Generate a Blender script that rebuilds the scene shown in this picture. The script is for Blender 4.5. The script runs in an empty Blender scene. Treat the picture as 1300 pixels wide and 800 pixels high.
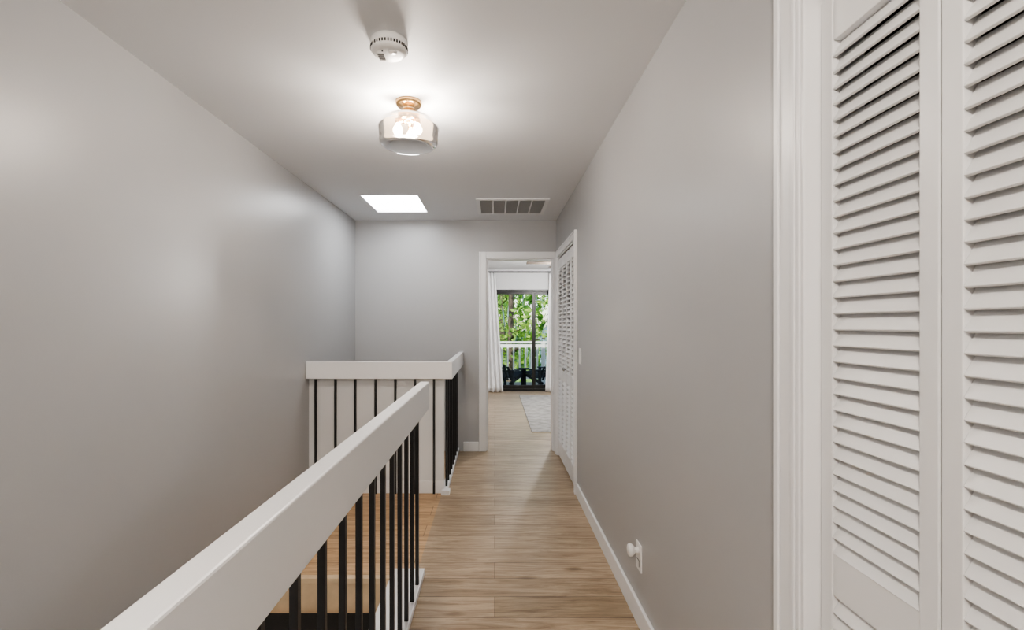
import bpy, math, random
import numpy as np
from mathutils import Vector, Matrix
random.seed(4); np.random.seed(4)
scene = bpy.context.scene
CH = 1.34          # camera height
CEIL = 2.44
XL, XR = -1.475, 0.65
YB = 5.117

# ---------------------------------------------------------------- materials
def new_mat(name):
    m = bpy.data.materials.new(name); m.use_nodes = True
    nt = m.node_tree
    return m, nt, nt.nodes['Principled BSDF']

def pmat(name, col, rough=0.5, metal=0.0, bump=0.0, bscale=200, var=0.0, vscale=3.0, spec=0.5):
    m, nt, b = new_mat(name)
    b.inputs['Roughness'].default_value = rough
    b.inputs['Metallic'].default_value = metal
    b.inputs['Specular IOR Level'].default_value = spec
    b.inputs['Base Color'].default_value = (*col, 1)
    tc = nt.nodes.new('ShaderNodeTexCoord')
    if var > 0:
        n = nt.nodes.new('ShaderNodeTexNoise'); n.inputs['Scale'].default_value = vscale
        n.inputs['Detail'].default_value = 4
        nt.links.new(tc.outputs['Object'], n.inputs['Vector'])
        r = nt.nodes.new('ShaderNodeValToRGB')
        r.color_ramp.elements[0].position = 0.3; r.color_ramp.elements[1].position = 0.7
        r.color_ramp.elements[0].color = (*[c*(1-var) for c in col], 1)
        r.color_ramp.elements[1].color = (*[min(1, c*(1+var)) for c in col], 1)
        nt.links.new(n.outputs['Fac'], r.inputs['Fac'])
        nt.links.new(r.outputs['Color'], b.inputs['Base Color'])
    if bump > 0:
        n2 = nt.nodes.new('ShaderNodeTexNoise'); n2.inputs['Scale'].default_value = bscale
        n2.inputs['Detail'].default_value = 3
        nt.links.new(tc.outputs['Object'], n2.inputs['Vector'])
        bp = nt.nodes.new('ShaderNodeBump'); bp.inputs['Strength'].default_value = bump
        bp.inputs['Distance'].default_value = 0.002
        nt.links.new(n2.outputs['Fac'], bp.inputs['Height'])
        nt.links.new(bp.outputs['Normal'], b.inputs['Normal'])
    return m

def plank_mat(name, c1, c2, rough=0.38):
    m, nt, b = new_mat(name)
    L = nt.links
    tc = nt.nodes.new('ShaderNodeTexCoord')
    br = nt.nodes.new('ShaderNodeTexBrick')
    br.offset = 0.37; br.offset_frequency = 2
    br.inputs['Scale'].default_value = 1.0
    br.inputs['Brick Width'].default_value = 1.22
    br.inputs['Row Height'].default_value = 0.17
    br.inputs['Mortar Size'].default_value = 0.0022
    br.inputs['Mortar Smooth'].default_value = 0.2
    br.inputs['Color1'].default_value = (*c1, 1)
    br.inputs['Color2'].default_value = (*c2, 1)
    br.inputs['Mortar'].default_value = (c1[0]*.35, c1[1]*.32, c1[2]*.3, 1)
    L.new(tc.outputs['Object'], br.inputs['Vector'])
    mp = nt.nodes.new('ShaderNodeMapping'); mp.inputs['Scale'].default_value = (1.6, 20, 1)
    L.new(tc.outputs['Object'], mp.inputs['Vector'])
    n = nt.nodes.new('ShaderNodeTexNoise'); n.inputs['Scale'].default_value = 1.6
    n.inputs['Detail'].default_value = 9; n.inputs['Roughness'].default_value = 0.74
    n.inputs['Distortion'].default_value = 1.1
    L.new(mp.outputs['Vector'], n.inputs['Vector'])
    r = nt.nodes.new('ShaderNodeValToRGB')
    r.color_ramp.elements[0].position = 0.36; r.color_ramp.elements[0].color = (.42, .36, .31, 1)
    r.color_ramp.elements[1].position = 0.60; r.color_ramp.elements[1].color = (1.08, 1.08, 1.08, 1)
    L.new(n.outputs['Fac'], r.inputs['Fac'])
    mx = nt.nodes.new('ShaderNodeMix'); mx.data_type = 'RGBA'; mx.blend_type = 'MULTIPLY'
    mx.inputs['Factor'].default_value = 0.85
    L.new(br.outputs['Color'], mx.inputs['A']); L.new(r.outputs['Color'], mx.inputs['B'])
    # knots
    mp2 = nt.nodes.new('ShaderNodeMapping'); mp2.inputs['Scale'].default_value = (2.2, 6.5, 1)
    L.new(tc.outputs['Object'], mp2.inputs['Vector'])
    v = nt.nodes.new('ShaderNodeTexVoronoi'); v.inputs['Scale'].default_value = 0.9
    L.new(mp2.outputs['Vector'], v.inputs['Vector'])
    r2 = nt.nodes.new('ShaderNodeValToRGB')
    r2.color_ramp.elements[0].position = 0.02; r2.color_ramp.elements[0].color = (.3, .23, .18, 1)
    r2.color_ramp.elements[1].position = 0.14; r2.color_ramp.elements[1].color = (1, 1, 1, 1)
    L.new(v.outputs['Distance'], r2.inputs['Fac'])
    mx2 = nt.nodes.new('ShaderNodeMix'); mx2.data_type = 'RGBA'; mx2.blend_type = 'MULTIPLY'
    mx2.inputs['Factor'].default_value = 0.85
    L.new(mx.outputs['Result'], mx2.inputs['A']); L.new(r2.outputs['Color'], mx2.inputs['B'])
    L.new(mx2.outputs['Result'], b.inputs['Base Color'])
    b.inputs['Roughness'].default_value = rough
    bp = nt.nodes.new('ShaderNodeBump'); bp.inputs['Strength'].default_value = 0.15
    bp.inputs['Distance'].default_value = 0.002
    L.new(n.outputs['Fac'], bp.inputs['Height']); L.new(bp.outputs['Normal'], b.inputs['Normal'])
    return m

def thin_glass(name, tint, gloss_ior=1.5, extra=0.0, transl=0.0):
    m = bpy.data.materials.new(name); m.use_nodes = True
    nt = m.node_tree; nt.nodes.clear()
    o = nt.nodes.new('ShaderNodeOutputMaterial')
    t = nt.nodes.new('ShaderNodeBsdfTransparent'); t.inputs[0].default_value = (*tint, 1)
    base = t
    if transl:
        d = nt.nodes.new('ShaderNodeBsdfTranslucent'); d.inputs[0].default_value = (1, .80, .60, 1)
        m0 = nt.nodes.new('ShaderNodeMixShader'); m0.inputs[0].default_value = transl
        nt.links.new(t.outputs[0], m0.inputs[1]); nt.links.new(d.outputs[0], m0.inputs[2]); base = m0
    g = nt.nodes.new('ShaderNodeBsdfGlossy'); g.inputs['Roughness'].default_value = 0.03
    g.inputs['Color'].default_value = (1, .97, .94, 1)
    f = nt.nodes.new('ShaderNodeFresnel'); f.inputs['IOR'].default_value = gloss_ior
    a = nt.nodes.new('ShaderNodeMath'); a.operation = 'ADD'; a.inputs[1].default_value = extra
    a.use_clamp = True
    mx = nt.nodes.new('ShaderNodeMixShader')
    nt.links.new(f.outputs[0], a.inputs[0]); nt.links.new(a.outputs[0], mx.inputs[0])
    nt.links.new(base.outputs[0], mx.inputs[1]); nt.links.new(g.outputs[0], mx.inputs[2])
    nt.links.new(mx.outputs[0], o.inputs[0])
    return m

def emis_mat(name, col, s, mixt=None):
    m = bpy.data.materials.new(name); m.use_nodes = True
    nt = m.node_tree; nt.nodes.clear()
    o = nt.nodes.new('ShaderNodeOutputMaterial')
    e = nt.nodes.new('ShaderNodeEmission'); e.inputs[0].default_value = (*col, 1); e.inputs[1].default_value = s
    if mixt is None:
        nt.links.new(e.outputs[0], o.inputs[0])
    else:
        t = nt.nodes.new('ShaderNodeBsdfTransparent')
        mx = nt.nodes.new('ShaderNodeMixShader'); mx.inputs[0].default_value = mixt
        nt.links.new(t.outputs[0], mx.inputs[1]); nt.links.new(e.outputs[0], mx.inputs[2])
        nt.links.new(mx.outputs[0], o.inputs[0])
    return m

def leaf_mat(name, dark, bright, scale=0.9):
    m, nt, b = new_mat(name)
    tc = nt.nodes.new('ShaderNodeTexCoord')
    n = nt.nodes.new('ShaderNodeTexNoise'); n.inputs['Scale'].default_value = scale; n.inputs['Detail'].default_value = 6
    nt.links.new(tc.outputs['Object'], n.inputs['Vector'])
    r = nt.nodes.new('ShaderNodeValToRGB')
    r.color_ramp.elements[0].position = .36; r.color_ramp.elements[0].color = (*dark, 1)
    r.color_ramp.elements[1].position = .64; r.color_ramp.elements[1].color = (*bright, 1)
    nt.links.new(n.outputs['Fac'], r.inputs['Fac']); nt.links.new(r.outputs['Color'], b.inputs['Base Color'])
    b.inputs['Roughness'].default_value = .6
    tr = nt.nodes.new('ShaderNodeBsdfTranslucent'); nt.links.new(r.outputs['Color'], tr.inputs[0])
    mx = nt.nodes.new('ShaderNodeMixShader'); mx.inputs[0].default_value = .45
    nt.links.new(b.outputs[0], mx.inputs[1]); nt.links.new(tr.outputs[0], mx.inputs[2])
    nt.links.new(mx.outputs[0], nt.nodes['Material Output'].inputs[0])
    return m

M = {}
M['wall'] = pmat('wall_paint_grey', (.415, .418, .425), .36, bump=.12, bscale=90, var=.015, vscale=1.5)
M['wall_bed'] = pmat('wall_paint_bedroom', (.66, .66, .67), .5)
M['closet'] = pmat('closet_gap_shade', (.10, .10, .10), .8)  # shade behind the louvers put into a dark interior colour
M['ceil'] = pmat('ceiling_paint', (.77, .783, .805), .6, bump=.15, bscale=60)
M['trim'] = pmat('trim_paint', (.80, .805, .815), .32, bump=.05, bscale=30)
M['panel'] = pmat('panel_paint', (.64, .645, .65), .45)
M['rail'] = pmat('rail_paint', (.80, .805, .815), .35, bump=.3, bscale=25)
M['door'] = pmat('louver_paint', (.75, .755, .76), .38)
M['black'] = pmat('baluster_metal', (.012, .012, .013), .4, bump=.1)
M['floor'] = plank_mat('floor_planks', (.47, .365, .255), (.35, .27, .18))
M['landing'] = plank_mat('landing_planks', (.58, .39, .22), (.52, .34, .18))
M['stairwood'] = pmat('stair_riser_wood', (.60, .46, .30), .4, var=.12, vscale=12)
M['mat'] = pmat('tread_mat', (.012, .012, .012), .95, bump=1, bscale=250, var=.6, vscale=220)
M['gold'] = pmat('brass', (.80, .52, .26), .25, 1.0)
M['glass'] = thin_glass('champagne_glass', (.96, .86, .75), 1.25, .01, .03)
M['pane'] = thin_glass('door_glass', (.97, .99, .98), 1.08)
M['bulb'] = emis_mat('bulb_glow', (1, .92, .80), 30, .5)
M['bowl'] = emis_mat('added_bowl_glow', (1, .97, .92), 3)  # glow of the bowl added with the bedroom fill light
M['sky'] = emis_mat('skylight_diffuser', (.97, .985, 1), 11.0)
M['detector'] = pmat('detector_plastic', (.80, .80, .79), .4)
M['slot'] = pmat('dark_slot', (.03, .03, .03), .7)
M['vent'] = pmat('vent_metal', (.60, .60, .60), .45)
M['ventdark'] = pmat('vent_dark_backing', (.14, .14, .14), .9)  # dark sheet standing in for the shade of an uncut duct opening
M['plastic'] = pmat('switch_plastic', (.85, .85, .84), .3)
M['nickel'] = pmat('nickel', (.5, .5, .5), .25, 1)
M['bronze'] = pmat('bronze_frame', (.008, .007, .006), .4)
M['rug'] = pmat('rug_wool', (.31, .30, .285), .95, bump=.8, bscale=120, var=.3, vscale=9)
M['deck'] = pmat('deck_boards', (.25, .21, .17), .7, var=.2, vscale=5)
M['white_out'] = pmat('exterior_white', (.68, .68, .66), .6)
M['chair'] = pmat('chair_charcoal', (.035, .038, .042), .8, spec=.2)
M['bark'] = pmat('bark', (.08, .06, .045), .9, bump=1, bscale=12, var=.4, vscale=6)
M['leaf'] = leaf_mat('leaves', (.03, .11, .02), (.22, .42, .07))
M['leaf2'] = leaf_mat('leaves_yellow', (.05, .17, .02), (.42, .58, .11))
M['moss'] = leaf_mat('spanish_moss', (.22, .32, .32), (.46, .60, .62), 1.5)
M['grass'] = pmat('grass', (.16, .28, .06), .9, var=.4, vscale=.8)
M['water'] = pmat('pond_water', (.10, .16, .17), .08)
M['siding'] = pmat('siding', (.26, .38, .50), .7)
M['roof'] = pmat('roof_shingle', (.12, .15, .20), .9, var=.2, vscale=4)

# ---------------------------------------------------------------- mesh builder
class MB:
    def __init__(s): s.v = []; s.f = []; s.mi = []; s.sm = []; s.mats = []
    def m(s, mat):
        mt = M[mat]
        if mt not in s.mats: s.mats.append(mt)
        return s.mats.index(mt)
    def add(s, vs, fs, mat, smooth=False, T=None):
        o = len(s.v); i = s.m(mat)
        for p in vs:
            p = Vector(p)
            if T is not None: p = T @ p
            s.v.append(tuple(p))
        for f in fs:
            s.f.append(tuple(a+o for a in f)); s.mi.append(i); s.sm.append(smooth)
        return s
    def box(s, x0, x1, y0, y1, z0, z1, mat, T=None):
        vs = [(x0,y0,z0),(x1,y0,z0),(x1,y1,z0),(x0,y1,z0),(x0,y0,z1),(x1,y0,z1),(x1,y1,z1),(x0,y1,z1)]
        fs = [(0,3,2,1),(4,5,6,7),(0,1,5,4),(1,2,6,5),(2,3,7,6),(3,0,4,7)]
        return s.add(vs, fs, mat, T=T)
    def lathe(s, prof, mat, T=None, n=40, cap=False):
        vs = []; fs = []
        for (r, z) in prof:
            for k in range(n):
                a = 2*math.pi*k/n
                vs.append((r*math.cos(a), r*math.sin(a), z))
        for j in range(len(prof)-1):
            for k in range(n):
                k2 = (k+1) % n
                fs.append((j*n+k, j*n+k2, (j+1)*n+k2, (j+1)*n+k))
        if cap:
            fs.append(tuple(range(n-1, -1, -1))); fs.append(tuple((len(prof)-1)*n+k for k in range(n)))
        return s.add(vs, fs, mat, True, T)
    def tube(s, pts, rad, mat, n=8):
        vs = []; fs = []
        P = [Vector(p) for p in pts]
        for i, p in enumerate(P):
            d = (P[min(i+1, len(P)-1)] - P[max(i-1, 0)]).normalized()
            a = Vector((1, 0, 0)) if abs(d.x) < .8 else Vector((0, 1, 0))
            u = d.cross(a).normalized(); w = d.cross(u)
            r = rad[i] if isinstance(rad, (list, tuple)) else rad
            for k in range(n):
                t = 2*math.pi*k/n
                vs.append(p + u*math.cos(t)*r + w*math.sin(t)*r)
        for j in range(len(P)-1):
            for k in range(n):
                k2 = (k+1) % n
                fs.append((j*n+k, j*n+k2, (j+1)*n+k2, (j+1)*n+k))
        fs.append(tuple(range(n-1, -1, -1))); fs.append(tuple((len(P)-1)*n+k for k in range(n)))
        return s.add(vs, fs, mat, True)
    def done(s, name, bevel=0, parent=None, solidify=0):
        me = bpy.data.meshes.new(name); me.from_pydata(s.v, [], s.f)
        for mt in s.mats: me.materials.append(mt)
        me.polygons.foreach_set('material_index', s.mi)
        me.polygons.foreach_set('use_smooth', s.sm)
        me.update()
        ob = bpy.data.objects.new(name, me); scene.collection.objects.link(ob)
        if solidify:
            md = ob.modifiers.new('sol', 'SOLIDIFY'); md.thickness = solidify
        if bevel:
            md = ob.modifiers.new('bev', 'BEVEL'); md.width = bevel; md.segments = 2
            md.limit_method = 'ANGLE'; md.angle_limit = math.radians(50)
        if parent: ob.parent = parent
        return ob

def empty(name, loc=(0, 0, 0)):
    e = bpy.data.objects.new(name, None); e.location = loc
    e.empty_display_size = .1
    scene.collection.objects.link(e); return e
TR = Matrix.Translation
def ROT(a, ax): return Matrix.Rotation(math.radians(a), 4, ax)

# ---------------------------------------------------------------- room shell
YN = -3.2           # wall behind the camera
SW0 = -1.0          # stairwell opening start
SY = 2.59           # first riser
EDGE = -0.42
BYF = 9.68          # bedroom far wall
# floors
b = MB()
b.box(EDGE, XR+.12, SW0, SY, -.2, 0, 'floor')
b.box(XL, XR+.12, YN, SW0, -.2, 0, 'floor')
b.box(EDGE, XR+.12, SY, YB+.12, -.2, 0, 'floor')
b.box(-2.6, 3.2, YB+.12, BYF, -.2, 0, 'floor')
b.box(XR+.12, 1.4, -.5, 1.3, -.2, 0, 'floor')
b.box(XR+.12, 1.4, 3.6, YB+.12, -.2, 0, 'floor')
b.done('floor')
b = MB(); b.box(XL, EDGE, SY, YB, -.2, 0, 'landing'); b.done('floor_landing')
b = MB(); b.box(-2.7, 3.3, YN-.12, YB+.12, -2.95, -2.75, 'floor'); b.done('floor_lower')

# ceiling with skylight hole
SX0, SX1, SKY0, SKY1 = -1.155, -.65, 4.12, 4.756
b = MB()
T0, T1 = CEIL, CEIL+.25
b.box(XL-.12, SX0, YN-.12, YB+.06, T0, T1, 'ceil')
b.box(SX1, 1.5, YN-.12, YB+.06, T0, T1, 'ceil')
b.box(SX0, SX1, YN-.12, SKY0, T0, T1, 'ceil')
b.box(SX0, SX1, SKY1, YB+.06, T0, T1, 'ceil')
b.done('ceiling')
b = MB(); b.box(-2.72, 3.32, YB+.06, BYF+.15, T0, T1, 'ceil'); b.done('ceiling_bedroom')
sk = empty('skylight')
b = MB()
b.box(SX0, SX0+.012, SKY0, SKY1, CEIL+.002, T1, 'trim'); b.box(SX1-.012, SX1, SKY0, SKY1, CEIL+.002, T1, 'trim')
b.box(SX0+.012, SX1-.012, SKY0, SKY0+.012, CEIL+.002, T1, 'trim'); b.box(SX0+.012, SX1-.012, SKY1-.012, SKY1, CEIL+.002, T1, 'trim')
b.done('shaft_lining', parent=sk)
b = MB(); b.box(SX0+.012, SX1-.012, SKY0+.012, SKY1-.012, CEIL+.03, CEIL+.04, 'sky'); b.done('diffuser_pane', parent=sk)

# walls
b = MB(); b.box(XL-.12, XL, YN-.12, YB+.12, -2.75, CEIL, 'wall'); b.done('wall_left')
NC0, NC1 = -.087, 1.009       # near closet opening
FC0, FC1 = 3.87, 4.96      # far closet
DH = 2.03
b = MB()
b.box(XR, XR+.12, YN-.12, NC0, -.2, CEIL, 'wall')
b.box(XR, XR+.12, NC0, NC1, DH, CEIL, 'wall')
b.box(XR, XR+.12, NC1, FC0, -.2, CEIL, 'wall')
b.box(XR, XR+.12, FC0, FC1, DH, CEIL, 'wall')
b.box(XR, XR+.12, FC1, YB+.12, -.2, CEIL, 'wall')
b.done('wall_right')
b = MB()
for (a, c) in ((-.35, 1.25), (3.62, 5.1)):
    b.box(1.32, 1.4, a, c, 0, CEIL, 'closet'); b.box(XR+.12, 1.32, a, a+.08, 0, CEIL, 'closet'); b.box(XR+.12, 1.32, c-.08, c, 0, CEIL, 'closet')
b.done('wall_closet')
DX0, DX1 = -.09, .62
b = MB()
b.box(XL, DX0, YB, YB+.12, -2.75, CEIL, 'wall')
b.box(DX0, DX1, YB, YB+.12, DH+.01, CEIL, 'wall')
b.box(DX1, XR, YB, YB+.12, -.2, CEIL, 'wall')
b.done('wall_back')
b = MB(); b.box(XL, XR, YN-.12, YN, -2.75, CEIL, 'wall'); b.done('wall_front')
b = MB(); b.box(-2.72, XL-.12, YB, YB+.12, -.2, CEIL, 'wall_bed'); b.box(XR+.12, 3.32, YB+.0, YB+.12, -.2, CEIL, 'wall_bed'); b.done('wall_bedroom_near')
b = MB(); b.box(-2.72, -2.6, YB+.12, BYF, -.2, CEIL, 'wall_bed'); b.done('wall_bedroom_left')
b = MB(); b.box(3.2, 3.32, YB+.12, BYF, -.2, CEIL, 'wall_bed'); b.done('wall_bedroom_right')
GX0, GX1, GH = -.04, 1.62, 2.04
b = MB()
b.box(-2.72, GX0, BYF, BYF+.15, -.2, CEIL, 'wall_bed'); b.box(GX1, 3.32, BYF, BYF+.15, -.2, CEIL, 'wall_bed')
b.box(GX0, GX1, BYF, BYF+.15, GH, CEIL, 'wall_bed'); b.done('wall_bedroom_far')

# stairwell side fascia wall + lower
b = MB(); b.box(EDGE, EDGE+.1, SW0, SY, -2.75, -.2, 'panel'); b.box(EDGE, EDGE+.1, SY, YB, -2.75, -.2, 'panel')
b.done('wall_stairwell')

# baseboards
def baseboard(name, pieces):
    b = MB()
    for (x0, x1, y0, y1) in pieces: b.box(x0, x1, y0, y1, 0, .1, 'trim')
    b.done(name, .004)
baseboard('baseboard_right', [(XR-.015, XR, NC1+.085, FC0-.082)])
baseboard('baseboard_right_near', [(XR-.015, XR, YN, NC0-.092)])
baseboard('baseboard_back', [(-.33, DX0-.078, YB-.015, YB)])
baseboard('baseboard_bedroom', [(-2.6, GX0-.05, BYF-.015, BYF), (GX1+.05, 3.2, BYF-.015, BYF)])

# door casings
def casing_y(name, y0, y1, w, side_end=True):    # on the right wall (faces -x)
    b = MB(); t = .016
    for (a, c) in ((y0-w, y0), (y1, y1+w)):
        b.box(XR-t, XR, a, c, 0, DH+w, 'trim')
        b.box(XR-t-.006, XR-t, a if c == y0 else c-.018, a+.018 if c == y0 else c, 0, DH+w, 'trim')
        # stepped inner bead
        b.box(XR-t-.004, XR-t, c-.022 if c == y0 else a+.010, c-.010 if c == y0 else a+.022, 0, DH, 'trim')
    b.box(XR-t, XR, y0, y1, DH, DH+w, 'trim')
    b.box(XR-t-.006, XR-t, y0-w+.018, y1+w-.018, DH+w-.018, DH+w, 'trim')
    # jamb liners
    b.box(XR-.012, XR+.115, y0, y0+.010, 0, DH, 'trim'); b.box(XR-.012, XR+.115, y1-.010, y1, 0, DH, 'trim')
    b.box(XR, XR+.115, y0+.012, y1-.012, DH-.012, DH, 'trim')
    b.done(name, .003)
casing_y('trim_1', NC0, NC1, .083)
casing_y('trim_2', FC0, FC1, .06)
b = MB()
w = .075
b.box(DX0-w, DX0, YB-.016, YB, 0, DH+.01+w*.9, 'trim'); b.box(DX0-w, DX0-w+.015, YB-.022, YB-.016, 0, DH+.01+w*.9, 'trim')
b.box(DX0, DX1+.03, YB-.016, YB, DH+.01, DH+.01+w*.9, 'trim'); b.box(DX1, DX1+.03, YB-.016, YB, 0, DH+.01, 'trim')
b.box(DX0, DX0+.012, YB, YB+.12, 0, DH+.01, 'trim'); b.box(DX1-.012, DX1, YB, YB+.12, 0, DH+.01, 'trim')
b.box(DX0+.012, DX1-.012, YB, YB+.12, DH-.002, DH+.01, 'trim')
b.box(DX0+.012, DX0+.022, YB+.05, YB+.08, 0, DH-.002, 'trim')
b.done('trim_3', .003)

# ---------------------------------------------------------------- louvered bifold doors
def leaf(parent, name, y0, y1, X, ang, pitch):
    z0, z1 = .015, DH-.03
    t = .028; st = .034
    b = MB()
    b.box(X, X+t, y0, y0+st, z0, z1, 'door'); b.box(X, X+t, y1-st, y1, z0, z1, 'door')
    for (a, c) in ((z0, .17), (.80, .885), (1.905, z1)):
        b.box(X+.002, X+t-.002, y0+st, y1-st, a, c, 'door')
    b.done(name+'_frame', .002, parent)
    s = MB()
    for (a, c) in ((.17, .80), (.885, 1.905)):
        n = round((c-a)/pitch); sp = (c-a)/n
        for i in range(n):
            zc = a+sp*(i+.5)
            T = TR((X+t/2-.001, 0, zc)) @ ROT(-ang, 'Y')
            s.box(-.021, .021, y0+st, y1-st, -.003, .003, 'door', T)
    s.done(name+'_slats', .0015, parent)
def bifold(y0, y1, X, knobs, ang, pitch):
    e = empty('louvered_bifold_door')
    n = 4; w = (y1-y0-.024-.004*3)/n
    for i in range(n):
        a = y0+.012+i*(w+.004)
        leaf(e, 'leaf_%d' % (i+1), a, a+w, X, ang, pitch)
        if i in (1, 2):
            k = MB(); yk = a+w-.016 if i == 1 else a+.016
            k.lathe([(.0, 0), (.006, 0), (.006, .012), (.015, .016), (.017, .022), (.013, .029), (.0, .031)], knobs, TR((X, yk, .93)) @ ROT(-90, 'Y'), 20)
            k.done('knob_%d' % i, parent=e)
bifold(NC0, NC1, .672, 'plastic', 60, .0315)
bifold(FC0, FC1, .651, 'nickel', 40, .0385)

# ---------------------------------------------------------------- railings
ZT = CH-.289; ZB = ZT-.137
def baluster(b, x, y, z0, z1):
    b.box(x-.0085, x+.0085, y-.0085, y+.0085, z0, z1, 'black')
e = empty('stair_railing')
b = MB(); b.box(-.376, -.33, -.75, 2.44, ZB, ZT, 'rail'); b.done('top_board', .004, e)
b = MB()
for i in range(-9, 12): baluster(b, -.389, .794+.1485*i, .035, ZT-.03)
b.done('balusters', .001, e)
b = MB(); b.box(-.54, -.374, -.9, SY, 0.0, .035, 'trim'); b.done('curb', .003, e)
b = MB(); b.box(-.376, -.33, -.82, -.75, 0, ZT, 'rail'); b.done('newel_post', .003, e)

FY = 3.77
e = empty('landing_railing')
b = MB()
b.box(XL+.001, -.33, FY, FY+.046, ZB, ZT, 'rail'); b.box(-.376, -.33, FY+.046, YB-.001, ZB, ZT, 'rail')
b.done('top_board', .004, e)
b = MB()
for px in (401, 426, 451, 477, 502, 527, 551):
    baluster(b, (px-628)*(FY+.06)/614, FY+.058, 0.0, ZB+.02)
for i in range(8): baluster(b, -.389, FY+.14+.1515*i, .035, ZB+.1)
b.done('balusters', .001, e)
b = MB(); b.box(XL+.001, -.40, FY+.070, FY+.085, .0, ZT-.03, 'panel'); b.done('back_panel', 0, e)
b = MB(); b.box(XL+.001, -.40, FY+.0675, FY+.0695, 0, .1, 'trim'); b.box(-.42, -.374, FY+.09, YB-.001, 0, .035, 'trim')
b.box(-.42, -.355, FY+.02, FY+.09, 0, .035, 'trim'); b.done('base_trim', .001, e)

# ---------------------------------------------------------------- stairs
b = MB()
rise, run = .19, .25
for i in range(13):
    y1 = SY-.02-i*run; zt = -rise*(i+1)
    b.box(XL+.001, EDGE-.001, y1-run, y1-.0, zt-.03, zt, 'stairwood')       # tread
    b.box(XL+.02, EDGE-.02, y1-run+.02, y1-.02, zt, zt+.008, 'mat')
    b.box(XL+.001, EDGE-.001, y1, y1+.018, zt-.03, zt+rise-.032, 'stairwood')       # riser
    if i: b.box(XL+.001, EDGE-.001, y1-.02, y1+.0, zt+rise-.03, zt+rise, 'stairwood')
b.box(XL+.001, EDGE-.001, SY-.04, SY, -.03, .0, 'stairwood')
b.done('staircase', .002)

# ---------------------------------------------------------------- semi flush lamp, reused for unseen fill lamps
def lamp(cx, cy, power, name='ceiling_or_fill_light', cz=CEIL, size=.018):
    e = empty(name, (cx, cy, cz))
    b = MB()
    b.lathe([(0, 0), (.064, 0), (.064, -.012), (.058, -.022), (.03, -.026), (.026, -.030), (.026, -.046), (.042, -.050), (.052, -.060), (.052, -.090), (.044, -.096), (0, -.096)], 'gold')
    for k in range(3):
        a = math.radians(90+120*k)
        b.tube([(0, 0, -.094), (.045*math.cos(a), .045*math.sin(a), -.102)], .009, 'gold')
        b.lathe([(0, .014), (.014, .012), (.014, -.010), (0, -.012)], 'gold', TR((.055*math.cos(a), .055*math.sin(a), -.108)), 16)
    b.done('canopy', parent=e)
    g = MB()
    g.lathe([(.050, -.078), (.080, -.081), (.118, -.090), (.136, -.102), (.144, -.118), (.144, -.126), (.148, -.130), (.144, -.134), (.144, -.196), (.139, -.210), (.124, -.220), (.09, -.224), (.0, -.225)], 'glass', n=64)
    g.done('glass_shade', parent=e)
    for k in range(3):
        a = math.radians(90+120*k)
        x, y = .055*math.cos(a), .055*math.sin(a)
        bb = MB(); bb.lathe([(0, -.118), (.010, -.119), (.016, -.132), (.023, -.144), (.023, -.156), (.015, -.168), (0, -.172)], 'bulb', TR((x, y, 0)), 20)
        bb.done('bulb_%d' % (k+1), parent=e)
        l = bpy.data.lights.new('bulb_light', 'POINT'); l.energy = power/3; l.color = (.98, .985, 1); l.shadow_soft_size = size
        lo = bpy.data.objects.new('bulb_light_%d' % (k+1), l); lo.location = (x, y, -.146); lo.parent = e
        scene.collection.objects.link(lo)
lamp(-.425, 2.39, 44)
lamp(-.418, -1.1, 155, size=.05)  # unseen fixture added behind the camera as fill light
lamp(-.95, -2.2, 150, cz=-.2)  # unseen lamp added below the floor to brighten the stairs

# smoke detector
b = MB(); T = TR((-.41, 1.88, CEIL))
b.lathe([(0, 0), (.072, 0), (.072, -.014), (.069, -.016), (.069, -.022), (.071, -.024), (.070, -.038), (.062, -.048), (.045, -.052), (0, -.053)], 'detector', T, 48)
for k in range(40):
    a = 2*math.pi*k/40
    b.box(.0685, .0725, -.0025, .0025, -.036, -.026, 'slot', T @ Matrix.Rotation(a, 4, 'Z'))
b.lathe([(.0, -.053), (.016, -.053), (.015, -.056), (0, -.0565)], 'detector', T @ TR((.018, -.02, 0)), 24)
b.lathe([(.0, -.053), (.003, -.053), (.003, -.055), (0, -.0555)], 'slot', T @ TR((-.02, -.03, 0)), 12)
for k in range(5): b.box(-.045, -.02, -.004+k*.009, 0+k*.009, -.0535, -.052, 'slot', T)
b.done('smoke_detector')

# vent grille
b = MB(); x0, x1, y0, y1 = -.165, .482, 4.22, 4.79
z0 = CEIL-.010; fr = .035
b.box(x0, x1, y0, y0+fr, z0, CEIL, 'trim'); b.box(x0, x1, y1-fr, y1, z0, CEIL, 'trim')
b.box(x0, x0+fr, y0+fr, y1-fr, z0, CEIL, 'trim'); b.box(x1-fr, x1, y0+fr, y1-fr, z0, CEIL, 'trim')
cw = (x1-x0-2*fr)/5
for i in range(1, 5): b.box(x0+fr+cw*i-.006, x0+fr+cw*i+.006, y0+fr, y1-fr, z0, CEIL, 'trim')
b.box(x0+fr, x1-fr, y0+fr, y1-fr, CEIL-.002, CEIL-.0005, 'ventdark')
n = 26
for i in range(n):
    y = y0+fr+(y1-y0-2*fr)*(i+.5)/n
    b.box(x0+fr, x1-fr, -.006, .006, -.0008, .0008, 'vent', TR((0, y, CEIL-.006)) @ ROT(35, 'X'))
b.done('air_return_vent')

# light switch
b = MB(); b.box(XR-.006, XR, 3.62, 3.70, 1.04, 1.16, 'plastic'); b.box(XR-.012, XR-.006, 3.655, 3.665, 1.09, 1.115, 'plastic'); b.done('light_switch', .002)
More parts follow.
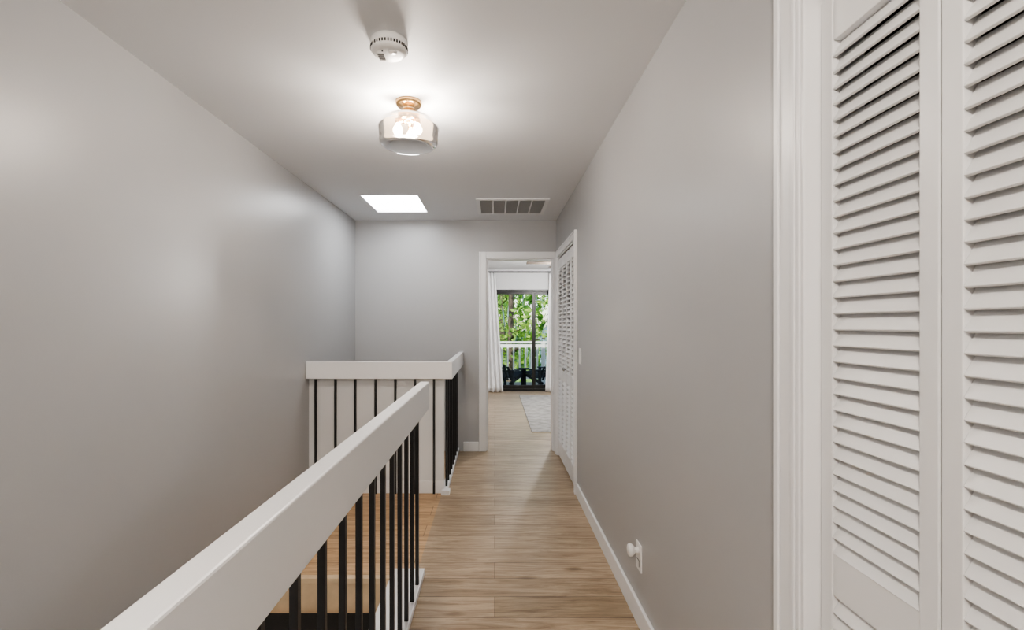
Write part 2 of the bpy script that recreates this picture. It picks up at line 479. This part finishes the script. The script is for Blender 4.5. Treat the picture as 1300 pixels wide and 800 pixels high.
# outlet with round plug-in
b = MB(); y = 2.17; z = .30
b.box(XR-.006, XR, y-.037, y+.037, z-.06, z+.06, 'plastic')
b.box(XR-.008, XR-.006, y-.017, y+.017, z-.042, z-.012, 'slot')
b.box(XR-.010, XR-.008, y-.016, y+.016, z-.041, z-.013, 'plastic')
b.lathe([(0, .0), (.014, 0), (.012, .016), (.02, .022), (.027, .03), (.028, .038), (.024, .046), (0, .05)], 'plastic', TR((XR-.005, y, z+.028)) @ ROT(-90, 'Y'), 28)
b.done('wall_outlet', .001)

# ---------------------------------------------------------------- sliding door
e = empty('door_sliding_glass')
b = MB(); f = .045
b.box(GX0, GX0+f, BYF+.02, BYF+.13, 0, GH, 'bronze'); b.box(GX1-f, GX1, BYF+.02, BYF+.13, 0, GH, 'bronze')
b.box(GX0+f, GX1-f, BYF+.02, BYF+.13, GH-f, GH, 'bronze'); b.box(GX0+f, GX1-f, BYF+.02, BYF+.13, 0, .05, 'bronze')
b.done('frame', .002, e)
def sash(nm, a, c, y):
    b = MB(); s = .05
    b.box(a, a+s, y, y+.035, .05, GH-f, 'bronze'); b.box(c-s, c, y, y+.035, .05, GH-f, 'bronze')
    b.box(a+s, c-s, y, y+.035, .05, .12, 'bronze'); b.box(a+s, c-s, y, y+.035, GH-f-.05, GH-f, 'bronze')
    b.box(a+s, c-s, y+.015, y+.02, .12, GH-f-.05, 'pane')
    b.done(nm, .002, e)
sash('fixed_panel', GX0+f, .80, BYF+.035); sash('sliding_panel', .775, GX1-f, BYF+.08)

# curtains and rod
def curtain(x0t, x1t, x0b, x1b, y, zt, zb):
    nx, nz = 120, 24; vs = []; fs = []
    for j in range(nz+1):
        t = j/nz; z = zt+(zb-zt)*t
        a = x0t+(x0b-x0t)*t; c = x1t+(x1b-x1t)*t
        for i in range(nx+1):
            u = i/nx
            vs.append((a+(c-a)*u, y+.035*math.sin(u*2*math.pi*6+.6*math.sin(3*t))*(.6+.4*t), z))
    for j in range(nz):
        for i in range(nx):
            k = j*(nx+1)+i; fs.append((k, k+1, k+nx+2, k+nx+1))
    return vs, fs
M['curtain'] = pmat('curtain_linen', (.86, .86, .87), .9, bump=.3, bscale=300)
for (a, c, a2, c2) in ((-.36, .01, -.38, .17), (1.08, 1.72, 1.0, 1.74)):
    b = MB(); vs, fs = curtain(a, c, a2, c2, BYF-.13, 2.36, .01); b.add(vs, fs, 'curtain', True); b.done('window_curtain', solidify=.003)
b = MB()
b.tube([(-.5, BYF-.13, 2.375), (1.95, BYF-.13, 2.375)], .014, 'black', 12)
for x in (-.5, 1.95): b.lathe([(0, -.03), (.02, -.02), (.026, 0), (.02, .02), (0, .03)], 'black', TR((x, BYF-.13, 2.375)), 16)
for x in (-.43, .75, 1.9): b.box(x-.008, x+.008, BYF-.13, BYF, 2.368, 2.382, 'black')
b.done('curtain_rod')

# rug
b = MB(); b.box(.46, 2.6, 6.0, 9.05, 0, .012, 'rug'); b.done('area_rug', .004)

# ceiling fan
e = empty('ceiling_fan', (1.15, 7.45, CEIL))
b = MB()
b.lathe([(0, 0), (.08, 0), (.085, -.03), (.03, -.05), (.03, -.07), (.11, -.09), (.13, -.13), (.11, -.18), (.06, -.2), (0, -.2)], 'nickel', n=32)
b.done('motor', parent=e)
b = MB()
for k in range(5):
    T = Matrix.Rotation(math.radians(180+72*k), 4, 'Z')
    b.box(.1, .2, -.02, .02, -.155, -.148, 'nickel', T)
    b.box(.18, .66, -.06, .06, -.004, .004, 'bark', T @ TR((0, 0, -.152)) @ ROT(10, 'X'))
b.done('blades', .002, e)
b = MB(); b.lathe([(.07, -.2), (.10, -.215), (.09, -.25), (.04, -.275), (0, -.28)], 'bowl', n=32); b.done('added_bowl', parent=e)  # unseen bowl added under the fan to go with the fill light
for nm, p, en in (('bedroom_fill_light', (0, 0, -.34), 115),):  # point light added to brighten the bedroom
    l = bpy.data.lights.new(nm, 'POINT'); l.energy = en; l.shadow_soft_size = .08; l.color = (1, .98, .95)
    lo = bpy.data.objects.new(nm, l); lo.location = p; lo.parent = e; scene.collection.objects.link(lo)

# ---------------------------------------------------------------- balcony
b = MB()
for i in range(13): b.box(-2.4, 4, 9.86+i*.14, 9.86+i*.14+.135, -.12, -.05, 'deck')
b.done('balcony_deck')
b = MB()
RY = 11.45
b.box(-2.4, 4, RY-.045, RY+.06, .90, .94, 'white_out'); b.box(-2.4, 4, RY-.02, RY+.02, .80, .88, 'white_out')
b.box(-2.4, 4, RY-.02, RY+.02, .05, .12, 'white_out')
for i in range(46): x = -2.35+i*.14; b.box(x-.018, x+.018, RY-.018, RY+.018, .12, .80, 'white_out')
for x in (-2.35, -.6, 1.15, 2.9): b.box(x-.045, x+.045, RY-.04, RY+.04, -.05, .9, 'white_out')
b.done('balcony_railing')
def adirondack(x, y, rot):
    b = MB(); T = TR((x, y, -.05)) @ ROT(rot, 'Z')
    for s in (-1, 1):
        b.box(s*.25-.02, s*.25+.02, -.34, -.27, 0, .40, 'chair', T)
        b.box(s*.25-.02, s*.25+.02, .25, .31, 0, .43, 'chair', T)
        b.box(s*.27-.04, s*.27+.04, -.38, .34, .40, .425, 'chair', T)
        b.box(s*.22-.015, s*.22+.015, -.36, .36, -.03, .03, 'chair', T @ TR((0, 0, .22)) @ ROT(-14, 'X'))
    for i in range(6): b.box(-.23, .23, -.36+i*.09, -.30+i*.09, -.01, .01, 'chair', T @ TR((0, 0, .27)) @ ROT(-12, 'X'))
    for i in range(5):
        xx = (i-2)*.09; h = .42-.03*abs(i-2)**1.5
        b.box(xx-.026, xx+.026, -.01, .01, 0, h, 'chair', T @ TR((0, .2, .2)) @ ROT(-28, 'X'))
    b.box(-.24, .24, .28, .31, .38, .42, 'chair', T)
    b.done('adirondack_chair', .004)
adirondack(.30, 10.6, 150); adirondack(1.0, 10.65, 215)

# ---------------------------------------------------------------- outdoors
b = MB(); b.box(-45, 55, 12, 95, -3.2, -3.0, 'grass'); b.done('ground_lawn')
b = MB(); b.box(-20, 30, 21.5, 26, -3.0, -2.98, 'water'); b.done('pond_water')

def leaves(b, centers, per, spread, size, mat, droop=False):
    vs = []; fs = []
    for (cx, cy, cz) in centers:
        for _ in range(per):
            p = Vector((cx, cy, cz)) + Vector(np.random.normal(0, 1, 3))*spread
            s = size*random.uniform(.6, 1.3)
            u = Vector(np.random.normal(0, 1, 3)).normalized()
            w = u.cross(Vector(np.random.normal(0, 1, 3))).normalized()
            if droop:
                u = Vector((random.uniform(-.1, .1), random.uniform(-.1, .1), -1)); w = Vector((random.uniform(-1, 1), random.uniform(-1, 1), 0)).normalized()*.18; s *= 2.4
            k = len(vs)
            vs += [p-u*s, p+w*s*.6, p+u*s, p-w*s*.6]; fs.append((k, k+1, k+2, k+3))
    b.add(vs, fs, mat)
def tree(x, y, h, r, mat, moss=False, n=60, lean=0):
    b = MB(); z0 = -3.0
    b.tube([(x, y, z0), (x+lean*.3, y, z0+h*.3), (x+lean*.7, y+.1, z0+h*.6), (x+lean, y, z0+h*.9)], [r*.07, r*.055, r*.045, r*.02], 'bark', 10)
    cs = []
    for i in range(9):
        a = random.uniform(0, 6.28); t = random.uniform(.35, .85); l = r*random.uniform(.5, 1)
        p0 = Vector((x+lean*t, y, z0+h*t)); p1 = p0+Vector((math.cos(a)*l*.5, math.sin(a)*l*.5, l*.25)); p2 = p0+Vector((math.cos(a)*l, math.sin(a)*l, l*.35))
        b.tube([p0, p1, p2], [r*.025, r*.018, r*.006], 'bark', 6)
        cs += [tuple(p1), tuple(p2)]
    for _ in range(n):
        v = Vector(np.random.normal(0, 1, 3)).normalized()*random.uniform(.3, 1)**.5
        cs.append((x+lean+v.x*r, y+v.y*r, z0+h*.62+v.z*h*.36))
    leaves(b, cs, 55, r*.13, .085, mat)
    if moss: leaves(b, random.sample(cs, 38), 9, r*.10, .13, 'moss', True)
    b.done('oak_tree')
tree(.5, 16.8, 8.5, 2.1, 'leaf2', True, 34, .1)
tree(-2.9, 18, 8, 2.4, 'leaf', True)
tree(5.2, 17.5, 9, 2.4, 'leaf2', True)
tree(.6, 37, 13, 4.2, 'leaf2', False, 90)
tree(-9, 38, 12, 4.2, 'leaf', False, 90)
tree(10.2, 37, 13, 4.4, 'leaf', False, 90)
b = MB(); cs = [(random.uniform(-25, 35), random.uniform(47, 52), random.uniform(-3, 9)) for _ in range(360)]
leaves(b, cs, 34, 1.1, .38, 'leaf'); b.done('hedge_treeline')
b = MB(); cs = [(random.uniform(-4, 7), random.uniform(13.6, 14.4), random.uniform(-2.7, -1.0)) for _ in range(60)]
leaves(b, cs, 60, .33, .09, 'leaf2'); b.done('shrub_row')
# neighbouring house
b = MB(); hx0, hx1, hy, hz = 2.9, 9.0, 27, .2
b.box(hx0, hx1, hy, hy+4, -3, hz, 'siding')
b.add([(hx0-.4, hy-.4, hz), (hx1+.4, hy-.4, hz), (hx1+.4, hy+4.4, hz), (hx0-.4, hy+4.4, hz), (hx0+.6, hy+2, hz+1.5), (hx1-.6, hy+2, hz+1.5)],
      [(0, 1, 5, 4), (1, 2, 5), (2, 3, 4, 5), (3, 0, 4), (0, 3, 2, 1)], 'roof')
for x in (3.2, 4.8, 6.4): b.box(x, x+.9, hy-.03, hy, -1.7, -.4, 'white_out'); b.box(x+.08, x+.82, hy-.05, hy-.03, -1.62, -.48, 'slot')
b.done('neighbor_house')

# ---------------------------------------------------------------- light & world
w = bpy.data.worlds.new('world'); scene.world = w; w.use_nodes = True
nt = w.node_tree; bg = nt.nodes['Background']
sky = nt.nodes.new('ShaderNodeTexSky'); sky.sky_type = 'NISHITA'; sky.sun_disc = False
sky.sun_elevation = math.radians(48); sky.sun_rotation = math.radians(200)
nt.links.new(sky.outputs[0], bg.inputs[0]); bg.inputs[1].default_value = .28
l = bpy.data.lights.new('sun', 'SUN'); l.energy = 5.5; l.angle = .01; l.color = (1, .95, .86)
so = bpy.data.objects.new('sun', l); so.rotation_euler = Vector((.45, .75, -.9)).to_track_quat('-Z', 'Y').to_euler(); scene.collection.objects.link(so)

scene.view_settings.view_transform = 'AgX'
scene.view_settings.look = 'AgX - Medium High Contrast'
scene.view_settings.exposure = 0.6

# ---------------------------------------------------------------- camera
cam = bpy.data.cameras.new('camera'); cam.sensor_width = 36; cam.lens = 614*36/1300
cam.shift_x = 22/1300; cam.shift_y = 12/1300; cam.clip_start = .03; cam.clip_end = 300
co = bpy.data.objects.new('camera', cam); co.location = (0, 0, CH); co.rotation_euler = (math.radians(90), 0, 0)
scene.collection.objects.link(co); scene.camera = co
